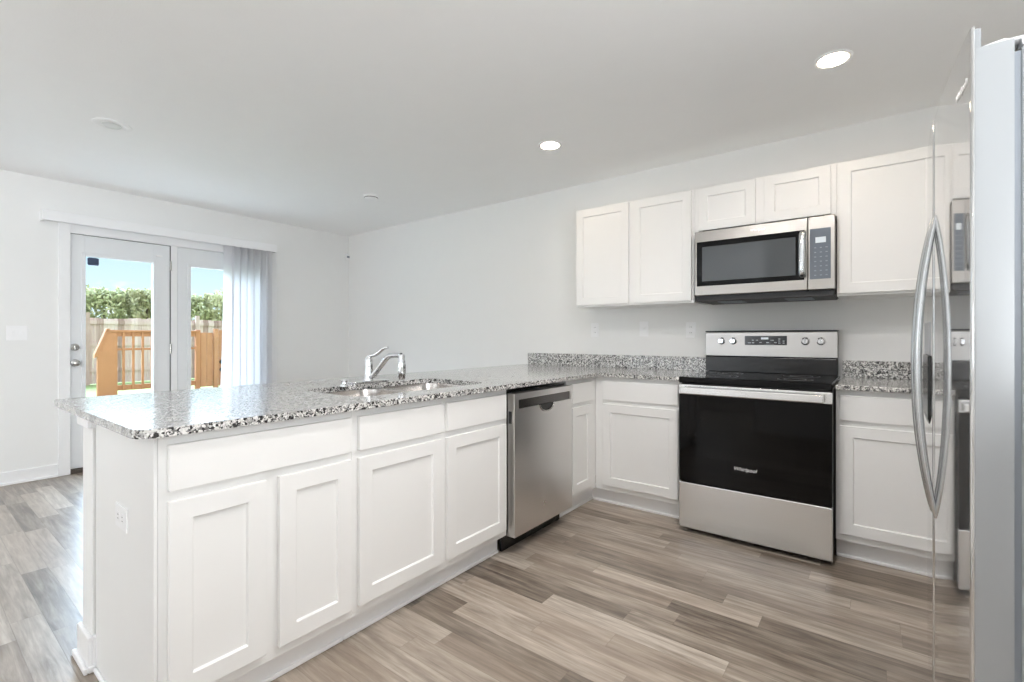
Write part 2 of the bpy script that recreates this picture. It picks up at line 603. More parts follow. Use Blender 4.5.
baseboard('baseboard_left', [(XP, YR, XP, -2.152), (XP, -0.334, XP, YW)], 1, 'white baseboard along the patio door wall')
baseboard('baseboard_back', [(XP + 0.026, YW, -0.738, YW)], -1, 'white baseboard along the back wall of the dining side')
bm = bmesh.new()
bx(bm, -0.752, -0.596, -2.589, -2.575, 0, 0.118)
bx(bm, -0.752, -0.738, -2.575, 0.58, 0, 0.118)
bx(bm, -0.610, -0.596, -2.575, -2.559, 0, 0.118)
bx(bm, -0.766, -0.584, -2.601, -2.589, 0, 0.022)
bx(bm, -0.766, -0.752, -2.589, 0.58, 0, 0.022)
bx(bm, -0.596, -0.584, -2.589, -2.571, 0, 0.022)
struct('baseboard_knee', bm, 'trim', 'white baseboard wrapped round the end of the half wall', 'baseboard', bevel=0.004)
bm = bmesh.new()
bx(bm, -0.752, -0.598, -2.589, -2.575, 0.842, CT0)
bx(bm, -0.752, -0.738, -2.575, 0.58, 0.842, CT0)
bx(bm, -0.610, -0.598, -2.575, -2.559, 0.842, CT0)
struct('trim_1', bm, 'trim', 'small white trim under the bar top at the half wall end', 'trim', bevel=0.004)

# door casing
bm = bmesh.new()
bx(bm, XP, XP + 0.018, -2.152, OY0 + 0.006, 0, 2.119)
bx(bm, XP, XP + 0.018, OY1 - 0.006, -0.334, 0, 2.119)
bx(bm, XP, XP + 0.018, OY0 + 0.006, OY1 - 0.006, OZ1 - 0.002, 2.119)
struct('trim_2', bm, 'trim', 'white casing around the patio doors', 'trim', bevel=0.003)

# jamb with the post between the two doors
bm = bmesh.new()
bx(bm, XP - 0.14, XP + 0.002, OY0 - 0.001, OY0 + 0.004, 0, OZ1)
bx(bm, XP - 0.14, XP + 0.002, OY1 - 0.004, OY1 + 0.001, 0, OZ1)
bx(bm, XP - 0.14, XP + 0.002, OY0, OY1, OZ1 - 0.004, OZ1 + 0.001)
bx(bm, XP - 0.13, XP - 0.002, -1.350, -1.296, 0, OZ1)
struct('trim_3', bm, 'trim', 'white door jamb with the post between the patio doors', 'trim', bevel=0.003)
struct('trim_4', box(XP - 0.15, XP + 0.012, OY0 + 0.005, OY1 - 0.005, 0.0, 0.036), 'bronze', 'dark bronze threshold under the patio doors', 'threshold', bevel=0.004)


def lite_door(name, y0, y1, gy0, gy1, label, hinge=True):
    """full-lite patio door: slab with a glazed opening"""
    z0, z1, gz0, gz1 = 0.040, 2.040, 0.245, 1.868
    xf, xb = XP - 0.008, XP - 0.053
    t = bpy.data.objects.new(name, None)
    COL.objects.link(t)
    t.location = (XP - 0.03, (y0 + y1) / 2, z0)
    t['kind'] = 'structure'
    t['label'] = label
    t['category'] = 'door'
    bm = bmesh.new()
    bx(bm, xb, xf, y0, gy0, z0, z1)
    bx(bm, xb, xf, gy1, y1, z0, z1)
    bx(bm, xb, xf, gy0, gy1, z0, gz0)
    bx(bm, xb, xf, gy0, gy1, gz1, z1)
    obj('door_slab', bm, 'door', t, bevel=0.002)
    bm = bmesh.new()   # raised frame holding the glass
    f = 0.024
    for xa, xc in ((xf - 0.004, xf + 0.008), (xb - 0.008, xb + 0.004)):
        bx(bm, xa, xc, gy0 - f, gy0 + 0.006, gz0 - f, gz1 + f)
        bx(bm, xa, xc, gy1 - 0.006, gy1 + f, gz0 - f, gz1 + f)
        bx(bm, xa, xc, gy0 + 0.006, gy1 - 0.006, gz0 - f, gz0 + 0.006)
        bx(bm, xa, xc, gy0 + 0.006, gy1 - 0.006, gz1 - 0.006, gz1 + f)
    obj('glazing_frame', bm, 'door', t, bevel=0.004)
    obj('glass_pane', box(XP - 0.033, XP - 0.028, gy0 - 0.004, gy1 + 0.004, gz0 - 0.004, gz1 + 0.004), 'glass', t)
    return t


d1 = lite_door('door_1', OY0 + 0.008, -1.358, -1.981, -1.487, 'white glazed patio door with knob and deadbolt')
bm = bmesh.new()
bx(bm, XP - 0.05, XP - 0.004, OY0 + 0.005, -1.352, 2.0405, 2.0475)
bx(bm, XP - 0.05, XP - 0.004, -1.357, -1.351, 0.04, 2.0405)
obj('weatherstrip', bm, 'weather', d1)
bm = bmesh.new()
lathe(bm, [(0, 0), (0.031, 0), (0.031, 0.006), (0.026, 0.012), (0.012, 0.014), (0.011, 0.034), (0.020, 0.040), (0.027, 0.052), (0.026, 0.064), (0.018, 0.071), (0, 0.073)], (XP - 0.008, -2.045, 0.941), (1, 0, 0))
kb = obj('knob', bm, 'nickel', d1, smooth=True)
bm = bmesh.new()
lathe(bm, [(0, 0), (0.031, 0), (0.031, 0.008), (0.027, 0.015), (0, 0.016)], (XP - 0.008, -2.047, 1.074), (1, 0, 0))
dbolt = obj('deadbolt', bm, 'nickel', d1, smooth=True)
obj('thumb_turn', box(XP + 0.008, XP + 0.024, -2.052, -2.042, 1.058, 1.090), 'nickel', dbolt, bevel=0.003)
obj('sticker', prism([(-1.955, 1.79), (-1.888, 1.79), (-1.883, 1.80), (-1.883, 1.85), (-1.90, 1.856), (-1.945, 1.856), (-1.96, 1.85), (-1.96, 1.80)], 0, XP - 0.028, XP - 0.0272), 'sticker', d1)
bm = bmesh.new()
bx(bm, XP - 0.0272, XP - 0.0269, -1.948, -1.895, 1.832, 1.838)
bx(bm, XP - 0.0272, XP - 0.0269, -1.948, -1.905, 1.818, 1.822)
obj('contact_sensor', box(XP - 0.008, XP + 0.004, -1.47, -1.42, 1.925, 1.940), 'plate', d1, bevel=0.002)
bm.free()
for z in (0.25, 1.05, 1.85):
    bm = bmesh.new()
    lathe(bm, [(0, 0), (0.008, 0), (0.008, 0.09), (0, 0.09)], (XP + 0.002, -1.353, z - 0.045), (0, 0, 1), 12)
    obj('hinge', bm, 'nickel', d1, smooth=True)
d2 = lite_door('door_2', -1.294, OY1 - 0.006, -1.186, -0.555, 'white fixed glazed panel half behind the vertical blind')

# ------------------------------------------------------------------ cabinetry
DT = 0.019   # door thickness


class Face:
    """maps (u along the run, v up, w out of the face) to the world"""
    def __init__(s, axis, at, sign):
        s.axis, s.at, s.sign = axis, at, sign

    def p(s, u, v, w):
        return (s.at + s.sign * w, u, v) if s.axis == 0 else (u, s.at + s.sign * w, v)

    def box(s, bm, u0, u1, v0, v1, w0, w1):
        a, b = s.p(u0, v0, w0), s.p(u1, v1, w1)
        return bx(bm, min(a[0], b[0]), max(a[0], b[0]), min(a[1], b[1]), max(a[1], b[1]), min(a[2], b[2]), max(a[2], b[2]))


def shaker(F, u0, u1, v0, v1, rail=0.057, depth=0.009, w0=0.001):
    bm = bmesh.new()
    t = w0 + DT

    def ring(m, w):
        return [bm.verts.new(F.p(*q)) for q in ((u0 + m, v0 + m, w), (u1 - m, v0 + m, w), (u1 - m, v1 - m, w), (u0 + m, v1 - m, w))]
    R = [ring(0, w0), ring(0, t), ring(rail, t), ring(rail + 0.003, t - depth)]
    bm.faces.new(R[0])
    for A, B in zip(R, R[1:]):
        for i in range(4):
            j = (i + 1) % 4
            bm.faces.new([A[i], A[j], B[j], B[i]])
    bm.faces.new(R[-1])
    return bm


def slab(F, u0, u1, v0, v1, w0=0.001):
    return F.box(bmesh.new(), u0, u1, v0, v1, w0, w0 + DT)


KB = 0.108      # underside of base cabinets
DB, DTOP = 0.146, 0.703     # base door bottom / top
FB, FT = 0.731, 0.860       # drawer front bottom / top
PEN = Face(0, 0.0, 1)       # peninsula faces +X
RUN = Face(1, 0.0, -1)      # range wall run faces -Y
UPP = Face(1, 0.2817, -1)   # wall cabinets


def base_cab(F, u0, u1, drawers, doors, label, depth=0.598, kick=(None, None), hollow=False):
    a = F.p((u0 + u1) / 2, 0, -depth / 2)
    t = thing('base_cabinet', (a[0], a[1], 0), label, 'cabinet', 'white base cabinets')
    if hollow:      # open-topped carcass round the sink bowls
        bm = bmesh.new()
        F.box(bm, u0 + 0.0004, u1 - 0.0004, KB, KB + 0.018, -depth, -0.019)
        F.box(bm, u0 + 0.0004, u0 + 0.018, KB + 0.018, CT0 - 0.001, -depth + 0.018, -0.019)
        F.box(bm, u1 - 0.018, u1 - 0.0004, KB + 0.018, CT0 - 0.001, -depth + 0.018, -0.019)
        F.box(bm, u0 + 0.0004, u1 - 0.0004, KB + 0.018, CT0 - 0.001, -depth, -depth + 0.018)
        F.box(bm, u0 + 0.0004, u1 - 0.0004, KB, CT0 - 0.001, -0.019, 0.0)
        obj('body', bm, 'cab', t)
    else:
        obj('body', F.box(bmesh.new(), u0 + 0.0004, u1 - 0.0004, KB, CT0 - 0.001, -depth, 0.0), 'cab', t, bevel=0.0012)
    k0 = u0 if kick[0] is None else kick[0]
    k1 = u1 if kick[1] is None else kick[1]
    bm = F.box(bmesh.new(), k0, k1, 0.0, KB, -depth, -0.062)
    if kick[1] == 0.072:      # return piece in the inner corner
        F.box(bm, 0.0625, 0.072, 0.0, KB, -0.062, -0.051)
    obj('toe_kick', bm, 'trim', t)
    bm = F.box(bmesh.new(), k0, k1, 0.0, 0.017, -0.062, -0.051)
    obj('shoe_molding', bm, 'trim', t, bevel=0.006, seg=3)
    for d in drawers:
        obj('drawer_front', slab(F, d[0], d[1], FB, FT), 'cab', t, bevel=0.0022)
    for d in doors:
        obj('door', shaker(F, d[0], d[1], DB, DTOP), 'cab', t, bevel=0.0016)
    return t


c1 = base_cab(PEN, -2.557, -1.950, [(-2.536, -1.962)], [(-2.536, -2.271), (-2.231, -1.962)],
              'white base cabinet at the free end of the peninsula, wide drawer front over two doors')
obj('end_panel', box(-0.600, 0.0, -2.566, -2.5575, 0.0, CT0 - 0.001), 'cab', c1, bevel=0.001)
bm = bmesh.new()
bx(bm, -0.583, -0.061, -2.577, -2.566, 0, 0.017)
obj('shoe_molding', bm, 'trim', c1, bevel=0.006, seg=3)
base_cab(PEN, -1.950, -1.012, [(-1.929, -1.497), (-1.467, -1.034)], [(-1.929, -1.497), (-1.467, -1.034)],
         'white sink base cabinet beside the dishwasher, two false drawer fronts over two doors', hollow=True)
base_cab(PEN, -0.402, -0.001, [(-0.352, -0.088)], [(-0.352, -0.088)],
         'narrow white base cabinet in the corner right beside the dishwasher', kick=(-0.402, 0.072))
base_cab(RUN, 0.0, 0.612, [(0.064, 0.578)], [(0.064, 0.578)],
         'white base cabinet between the corner and the range, one drawer over one door', kick=(-0.0505, 0.612))
base_cab(RUN, 1.391, 1.850, [(1.409, 1.834)], [(1.409, 1.834)],
         'white base cabinet between the range and the refrigerator, one drawer over one door')
base_cab(RUN, 1.850, XR - 0.001, [], [], 'plain white blind corner base cabinet hidden behind the refrigerator')


def wall_cab(u0, u1, z0, z1, doors, label, dz0=0.014, dz1=0.008):
    F = UPP
    t = thing('wall_cabinet', ((u0 + u1) / 2, YW - 0.16, z0), label, 'cabinet', 'white wall cabinets')
    obj('body', F.box(bmesh.new(), u0 + 0.0004, u1 - 0.0004, z0, z1, -(YW - 0.2817) + 0.001, 0.0), 'cab', t, bevel=0.0015)
    for a, b in doors:
        obj('door', shaker(F, a, b, z0 + dz0, z1 - dz1), 'cab', t, bevel=0.0016)
    return t


ZU0, ZU1 = 1.392, 2.152
wall_cab(-0.314, 0.590, ZU0, ZU1, [(-0.305, 0.126), (0.156, 0.574)], 'white two-door wall cabinet left of the microwave, over the backsplash corner')
wall_cab(0.590, 1.380, 1.850, ZU1, [(0.620, 0.962), (1.012, 1.353)], 'short white two-door wall cabinet directly above the microwave')
wall_cab(1.380, 1.838, ZU0, ZU1, [(1.390, 1.822)], 'white single-door wall cabinet between the microwave and the refrigerator')

# ------------------------------------------------------------------ worktops
XL = -1.0      # bar edge


def arc(cx, cy, r, a0, a1, n=8):
    return [(cx + r * math.cos(math.radians(a0 + (a1 - a0) * i / n)), cy + r * math.sin(math.radians(a0 + (a1 - a0) * i / n))) for i in range(n + 1)]


def rrect(x0, x1, y0, y1, r, n=8):
    return arc(x1 - r, y0 + r, r, -90, 0, n) + arc(x1 - r, y1 - r, r, 0, 90, n) + arc(x0 + r, y1 - r, r, 90, 180, n) + arc(x0 + r, y0 + r, r, 180, 270, n)


SK = (-0.560, -0.105, -1.845, -1.035)     # sink cut-out
outer = arc(XL + 0.03, -2.615 + 0.03, 0.03, 180, 270) + arc(0.045 - 0.055, -2.615 + 0.055, 0.055, 270, 360)
outer += [(0.045, -0.042), (0.6125, -0.042), (0.6125, YW - 0.0005), (XL, YW - 0.0005)]
hole = rrect(*SK, 0.085)
bm = bmesh.new()
edges = []
for loop in (outer, hole):
    vs = [bm.verts.new((x, y, CT1)) for x, y in loop]
    for i in range(len(vs)):
        edges.append(bm.edges.new((vs[i], vs[(i + 1) % len(vs)])))
r = bmesh.ops.triangle_fill(bm, use_beauty=True, use_dissolve=False, edges=edges)
faces = [f for f in bm.faces]
ex = bmesh.ops.extrude_face_region(bm, geom=faces)
for v in ex['geom']:
    if isinstance(v, bmesh.types.BMVert):
        v.co.z = CT0
ct = thing('granite_worktop', (0, -1.0, CT0), 'speckled grey granite worktop of the peninsula and corner, holding the sink', 'worktop')
obj('slab', bm, 'granite', ct, bevel=0.004, seg=2)
obj('backsplash', box(XL, 0.600, YW - 0.021, YW - 0.0005, CT1 + 0.0003, 1.016), 'granite', ct, bevel=0.002)
ct2 = thing('granite_worktop', (1.9, 0.28, CT0), 'short speckled granite worktop between the range and the refrigerator', 'worktop')
obj('slab', box(1.392, XR - 0.001, -0.042, YW - 0.0005, CT0, CT1), 'granite', ct2, bevel=0.004)
obj('backsplash', box(1.392, XR - 0.001, YW - 0.021, YW - 0.0005, CT1 + 0.0003, 1.016), 'granite', ct2, bevel=0.002)

# ------------------------------------------------------------------ sink
sk = thing('double_sink', ((SK[0] + SK[1]) / 2, (SK[2] + SK[3]) / 2, 0.70), 'undermount stainless double bowl sink set into the peninsula worktop', 'sink')
ym = (SK[2] + SK[3]) / 2


def bowl(x0, x1, y0, y1, name):
    bm = bmesh.new()
    rings = []
    for (m, r, z) in ((-0.018, 0.10, CT0 - 0.0008), (0.0, 0.085, CT0 - 0.0008), (0.004, 0.08, CT0 - 0.02), (0.012, 0.075, 0.725), (0.035, 0.06, 0.706), (0.15, 0.03, 0.702)):
        rings.append([bm.verts.new((x, y, z)) for x, y in rrect(x0 + m, x1 - m, y0 + m, y1 - m, r, 6)])
    for A, B in zip(rings, rings[1:]):
        n = len(A)
        for i in range(n):
            bm.faces.new([A[i], A[(i + 1) % n], B[(i + 1) % n], B[i]])
    bm.faces.new(rings[-1])
    o = obj(name, bm, 'sinksteel', sk, smooth=True)
    cx, cy = (x0 + x1) / 2, (y0 + y1) / 2
    bm = bmesh.new()
    lathe(bm, [(0, 0), (0.045, 0), (0.045, 0.003), (0.034, 0.004), (0.030, 0.001), (0, 0.001)], (cx, cy, 0.703), (0, 0, 1))
    dr = obj('drain', bm, 'chrome', o, smooth=True)
    return o


bowl(SK[0] + 0.004, SK[1] - 0.004, SK[2] + 0.004, ym - 0.018, 'bowl')
bowl(SK[0] + 0.004, SK[1] - 0.004, ym + 0.018, SK[3] - 0.004, 'bowl')

# ------------------------------------------------------------------ faucet
FX, FY = -0.640, -1.412
CTF = CT1
CT1 = CT1 + 0.0006
fa = thing('kitchen_faucet', (FX, FY, CT1), 'chrome single lever faucet with pull-out spray head behind the sink', 'faucet')
bm = prism([(FX + x, FY + y) for x, y in rrect(-0.032, 0.032, -0.125, 0.125, 0.031)], 2, CT1, CT1 + 0.008)
obj('deck_plate', bm, 'chrome', fa, bevel=0.003)
bm = bmesh.new()
lathe(bm, [(0, 0.008), (0.029, 0.008), (0.027, 0.02), (0.023, 0.04), (0.021, 0.09), (0.022, 0.118), (0.017, 0.132), (0, 0.136)], (FX, FY, CT1), (0, 0, 1))
obj('body', bm, 'chrome', fa, smooth=True)
pts = smooth_path([(FX, FY, CT1 + 0.125), (FX + 0.006, FY + 0.006, CT1 + 0.142), (FX + 0.040, FY + 0.02, CT1 + 0.152), (FX + 0.078, FY + 0.036, CT1 + 0.182), (FX + 0.105, FY + 0.045, CT1 + 0.188)], 6)
n = len(pts)
obj('lever', tube(bmesh.new(), pts, [0.013 - 0.006 * i / n for i in range(n)], 12, (1, 1.25)), 'chrome', fa, smooth=True)
pts = smooth_path([(FX + 0.008, FY, CT1 + 0.022), (FX + 0.050, FY + 0.004, CT1 + 0.050), (FX + 0.112, FY + 0.010, CT1 + 0.110), (FX + 0.148, FY + 0.013, CT1 + 0.140), (FX + 0.190, FY + 0.016, CT1 + 0.150), (FX + 0.245, FY + 0.02, CT1 + 0.150)], 7)
n = len(pts)
obj('spout', tube(bmesh.new(), pts, [0.016 - 0.003 * i / n for i in range(n)], 14), 'chrome', fa, smooth=True)
bm = bmesh.new()
lathe(bm, [(0, 0.158), (0.014, 0.156), (0.017, 0.148), (0.016, 0.13), (0.019, 0.122), (0.021, 0.10), (0.021, 0.06), (0.018, 0.032), (0.013, 0.024), (0, 0.024)], (FX + 0.250, FY + 0.02, CT1), (0, 0, 1))
obj('spray_head', bm, 'chrome', fa, smooth=True)
sp = thing('side_sprayer', (-0.545, -1.625, CT1), 'small chrome fitting on the worktop left of the faucet plate', 'sprayer')
bm = bmesh.new()
lathe(bm, [(0, 0), (0.024, 0), (0.022, 0.008), (0.013, 0.012), (0.012, 0.02), (0.016, 0.026), (0.013, 0.034), (0, 0.037)], (-0.545, -1.625, CT1), (0, 0, 1))
obj('base', bm, 'chrome', sp, smooth=True)

CT1 = CTF
# ------------------------------------------------------------------ dishwasher
DY0, DY1 = -1.004, -0.411
dw = thing('dishwasher', (-0.28, (DY0 + DY1) / 2, 0), 'stainless steel dishwasher with pocket handle built into the peninsula', 'dishwasher')
obj('tub', box(-0.57, -0.004, DY0 + 0.004, DY1 - 0.004, 0.10, 0.868), 'black', dw)
obj('kick_plate', box(-0.055, -0.040, DY0 + 0.002, DY1 - 0.002, 0.004, 0.10), 'black', dw, bevel=0.002)
bm = bmesh.new()
BZ0, BZ1 = 0.776, 0.826
bx(bm, -0.003, 0.050, DY0, DY1, 0.100, BZ0)
bx(bm, -0.003, 0.050, DY0, DY1, BZ1, 0.860)
bx(bm, -0.003, 0.050, DY0, DY0 + 0.036, BZ0, BZ1)
bx(bm, -0.003, 0.050, DY1 - 0.022, DY1, BZ0, BZ1)
dr = obj('door', bm, 'steel_y', dw, bevel=0.0012)
obj('control_band', box(0.004, 0.043, DY0 + 0.036, DY1 - 0.022, BZ0, BZ1), 'dwpanel', dr)
yc = -0.700
pk = [(yc + 0.072 * math.cos(math.radians(180 + 180 * i / 14)), BZ0 + 0.001 + 0.040 * math.sin(math.radians(180 + 180 * i / 14))) for i in range(15)]
obj('handle_pocket', prism(pk, 0, 0.046, 0.0508), 'black', dr)
pts = [(0.053, y, z) for y, z in pk]
obj('pocket_rim', tube(bmesh.new(), pts, 0.005, 10), 'nickel', dr, smooth=True)
obj('latch_strip', box(0.010, 0.030, DY0 - 0.0006, DY0 + 0.002, 0.70, 0.765), 'darkplastic', dr)
bm = bmesh.new()
lathe(bm, [(0, 0), (0.011, 0), (0.011, 0.0012), (0, 0.0012)], (0.050, -0.722, 0.212), (1, 0, 0), 20)
obj('emblem', bm, 'nickel', dr)

# ------------------------------------------------------------------ range
RX0, RX1, RF = 0.6190, 1.386, -0.127
rg = thing('electric_range', ((RX0 + RX1) / 2, 0.22, 0), 'stainless steel freestanding electric range with black glass oven door', 'range')
obj('body', box(RX0 + 0.003, RX1 - 0.003, -0.082, 0.585, 0.035, 0.888), 'darkplastic', rg, bevel=0.002)
for x in (RX0 + 0.06, RX1 - 0.06):
    for y in (-0.03, 0.52):
        bm = bmesh.new()
        lathe(bm, [(0, 0), (0.02, 0), (0.02, 0.02), (0.012, 0.022), (0.012, 0.036), (0, 0.036)], (x, y, 0.0), (0, 0, 1), 16)
        obj('foot', bm, 'black', rg)
ck = obj('cooktop', box(RX0, RX1, RF - 0.002, 0.52, 0.888, 0.924), 'blackglass', rg, bevel=0.006, seg=3)
for (x, y, r_) in ((0.80, 0.06, 0.105), (1.20, 0.06, 0.085), (0.80, 0.34, 0.075), (1.20, 0.34, 0.095)):
    bm = bmesh.new()
    for rr in (r_, r_ * 0.62):
        lathe(bm, [(rr, 0), (rr + 0.002, 0), (rr + 0.002, 0.0006), (rr, 0.0006), (rr, 0)], (x, y, 0.9241), (0, 0, 1), 40)
    obj('burner_ring', bm, 'ring', ck)
od = obj('oven_door', box(RX0 + 0.001, RX1 - 0.001, RF + 0.004, -0.083, 0.303, 0.880), 'black', rg, bevel=0.002)
obj('door_trim', box(RX0 + 0.001, RX1 - 0.001, RF - 0.001, RF + 0.0035, 0.822, 0.879), 'steel_x', od, bevel=0.0012)
obj('door_glass', box(RX0 + 0.002, RX1 - 0.002, RF, RF + 0.0035, 0.305, 0.8205), 'blackglass', od, bevel=0.0008)
obj('oven_window', box(0.755, 1.225, RF - 0.0006, RF - 0.0001, 0.46, 0.735), 'ovenglass', od)
bm = bmesh.new()
bx(bm, 0.640, 1.352, RF - 0.050, RF - 0.034, 0.828, 0.868)
hd = obj('handle', bm, 'steel_x', od, bevel=0.005, seg=3)
for x in (0.652, 1.326):
    obj('handle_mount', box(x, x + 0.022, RF - 0.036, RF - 0.0005, 0.832, 0.864), 'steel_x', hd, bevel=0.002)
text_mesh('logo', 'Whirlpool', 0.03, 'logo', od, (0.982, RF - 0.0008, 0.425), (1, 0, 0), (0, 0, 1), slant=0.25, width=0.116)
obj('storage_drawer', box(RX0 + 0.001, RX1 - 0.001, RF, -0.083, 0.030, 0.298), 'steel_x', rg, bevel=0.004, seg=3)
# back guard
bg_ = obj('back_guard', prism([(0.498, 0.924), (0.585, 0.924), (0.585, 1.198), (0.512, 1.198), (0.510, 1.030), (0.498, 1.026)], 0, RX0 - 0.017, RX1 - 0.014), 'black', rg, bevel=0.003)
obj('control_panel', prism([(0.494, 1.032), (0.512, 1.032), (0.512, 1.196), (0.502, 1.196), (0.498, 1.190)], 0, RX0 - 0.017, RX1 - 0.014), 'steel_panel', bg_, bevel=0.002)
obj('top_trim', box(RX0 - 0.018, RX1 - 0.013, 0.496, 0.586, 1.197, 1.204), 'darkplastic', bg_, bevel=0.002)
dp = obj('display_panel', box(0.856, 1.104, 0.4925, 0.497, 1.108, 1.168), 'greyglass', bg_, bevel=0.0006)
obj('clock_display', box(0.955, 0.998, 0.4918, 0.4928, 1.145, 1.158), 'display', dp)
for (x, z, ww) in ((0.90, 1.137, .012), (0.925, 1.137, .012), (0.875, 1.120, .02), (0.90, 1.120, .014), (0.945, 1.122, .014), (0.985, 1.122, .016), (1.01, 1.137, .02), (1.03, 1.122, .016), (1.055, 1.145, .012), (1.055, 1.132, .012), (1.055, 1.119, .012), (1.08, 1.132, .010), (1.08, 1.119, .010)):
    obj('key_marking', box(x, x + ww, 0.4920, 0.4927, z, z + 0.005), 'icon', dp)
for x in (0.708, 0.783, 1.205, 1.288):
    bm = bmesh.new()
    lathe(bm, [(0, 0), (0.024, 0), (0.024, 0.004), (0.020, 0.006), (0.018, 0.024), (0.015, 0.027), (0, 0.027)], (x, 0.496, 1.134), (0, -1, 0), 28)
    k = obj('knob', bm, 'chrome', bg_, smooth=True)
    obj('knob_grip', box(x - 0.0035, x + 0.0035, 0.458, 0.471, 1.116, 1.153), 'handle', k, bevel=0.002)

# ------------------------------------------------------------------ microwave
MX0, MX1, MF = 0.614, 1.377, 0.200
mw = thing('microwave', ((MX0 + MX1) / 2, 0.4, 1.395), 'stainless over-the-range microwave mounted under the short wall cabinet', 'microwave')
obj('body', box(MX0 + 0.004, MX1 - 0.004, MF + 0.035, YW - 0.002, 1.400, 1.847), 'darkplastic', mw, bevel=0.003)
bm = box(MX0 + 0.01, MX1 - 0.01, MF + 0.015, YW - 0.01, 1.392, 1.401)
ug = obj('underside', bm, 'under', mw, bevel=0.003)
for x in (0.74, 1.12):
    bm = bmesh.new()
    for i in range(10):
        bx(bm, x, x + 0.14, 0.27 + i * 0.018, 0.279 + i * 0.018, 1.388, 1.393)
    obj('vent_filter', bm, 'gasket', ug)
XD = 1.246
md = obj('door', box(MX0, XD - 0.001, MF + 0.003, MF + 0.035, 1.430, 1.846), 'steel_m', mw, bevel=0.004, seg=3)
obj('door_glass', box(0.628, 1.230, MF + 0.0005, MF + 0.004, 1.490, 1.777), 'blackglass', md, bevel=0.001)
obj('door_window', box(0.662, 1.186, MF - 0.0003, MF + 0.001, 1.520, 1.742), 'meshglass', md)
obj('vent_slot', box(MX0 + 0.05, MX1 - 0.05, MF + 0.004, MF + 0.03, 1.8462, 1.8490), 'under', mw)
pts = smooth_path([(1.222, MF - 0.006, 1.508), (1.222, MF - 0.030, 1.530), (1.222, MF - 0.036, 1.630), (1.222, MF - 0.030, 1.740), (1.222, MF - 0.006, 1.765)], 6)
bm = tube(bmesh.new(), pts, 0.0085, 12)
for v in bm.verts:
    v.co.x = 1.222 + (v.co.x - 1.222) * 2.0
obj('handle', bm, 'handle', md, smooth=True)
for z in (1.508, 1.757):
    obj('handle_mount', box(1.208, 1.236, MF - 0.012, MF + 0.002, z, z + 0.012), 'handle', md, bevel=0.002)
text_mesh('logo', 'Whirlpool', 0.02, 'logo_s', md, (0.985, MF + 0.0022, 1.812), (1, 0, 0), (0, 0, 1), slant=0.25, width=0.080)
mp_ = obj('control_panel', box(XD + 0.001, MX1, MF + 0.003, MF + 0.035, 1.430, 1.846), 'steel_m', mw, bevel=0.004, seg=3)
kp = obj('keypad', box(XD + 0.010, 1.357, MF + 0.0005, MF + 0.004, 1.490, 1.777), 'panelglass', mp_, bevel=0.001)
obj('clock_display', box(1.284, 1.334, MF - 0.0003, MF + 0.001, 1.695, 1.727), 'display', kp)
for r_ in range(7):
    for c_ in range(3):
        x, z = 1.278 + c_ * 0.027, 1.665 - r_ * 0.026
        obj('key_marking', box(x, x + 0.010, MF - 0.0001, MF + 0.001, z, z + 0.005), 'keymark', kp)

# ------------------------------------------------------------------ refrigerator (side by side, faces the peninsula)
FN, FS, FFar = -1.630, -1.118, -0.722      # near edge, seam, far edge


def front_x(y):
    return 1.698 + 0.08 * (y + 1.12) ** 2


fr = thing('refrigerator', (2.08, (FN + FFar) / 2, 0), 'tall side-by-side stainless refrigerator with bow handles and dispenser', 'refrigerator')
XB = 1.782
obj('body', box(1.794, 2.46, FN + 0.004, FFar - 0.004, 0.03, 1.745), 'fridge_side', fr, bevel=0.006, seg=3)
obj('gasket', box(XB, 1.795, FN + 0.012, FFar - 0.012, 0.10, 1.735), 'gasket', fr)
obj('base_grille', box(1.745, 1.80, FN + 0.01, FFar - 0.01, 0.0, 0.066), 'darkplastic', fr, bevel=0.004)


def fdoor(y0, y1, name):
    """door with a bowed front; returns the door"""
    bm = bmesh.new()
    r = 0.008
    N = 40
    prof = [(XB, y0), (front_x(y0) + r * 1.2, y0)]
    prof += [(front_x(y0 + r) + r * (1 - math.sin(a)), y0 + r * (1 - math.cos(a))) for a in (0.4, 0.8, 1.2)]
    prof += [(front_x(y0 + r + (y1 - y0 - 2 * r) * i / N), y0 + r + (y1 - y0 - 2 * r) * i / N) for i in range(N + 1)]
    prof += [(front_x(y1 - r) + r * (1 - math.sin(a)), y1 - r * (1 - math.cos(a))) for a in (1.2, 0.8, 0.4)]
    prof += [(front_x(y1) + r * 1.2, y1), (XB, y1)]
    prism(prof, 2, 0.075, 1.758, bm)
    return bm


def front_skin(y0, y1, z0=0.0755, z1=1.8035):
    """polished sheet on the bowed front, wrapping a little round both edges"""
    bm = bmesh.new()
    N = 48
    r = 0.008
    P = []
    for a in (0.25, 0.6, 0.9, 1.2, 1.45):
        P.append((front_x(y0 + r) + r * (1 - math.sin(a)) - 0.0008, y0 + r * (1 - math.cos(a)) - 0.0002))
    for i in range(N + 1):
        y = y0 + r + (y1 - y0 - 2 * r) * i / N
        P.append((front_x(y) - 0.0008, y))
    for a in (1.45, 1.2, 0.9, 0.6, 0.25):
        P.append((front_x(y1 - r) + r * (1 - math.sin(a)) - 0.0008, y1 - r * (1 - math.cos(a)) + 0.0002))
    Q = [(x + 0.0007, y) for x, y in P]
    prism(P + Q[::-1], 2, z0, z1, bm)
    return bm


def cap(y0, y1):
    bm = bmesh.new()
    N = 30
    P = [(front_x(y0 + (y1 - y0) * i / N) + 0.0006, y0 + (y1 - y0) * i / N) for i in range(N + 1)]
    Q = [(x + 0.017, y) for x, y in P]
    prism(P + Q[::-1], 2, 1.758, 1.803, bm)
    return bm


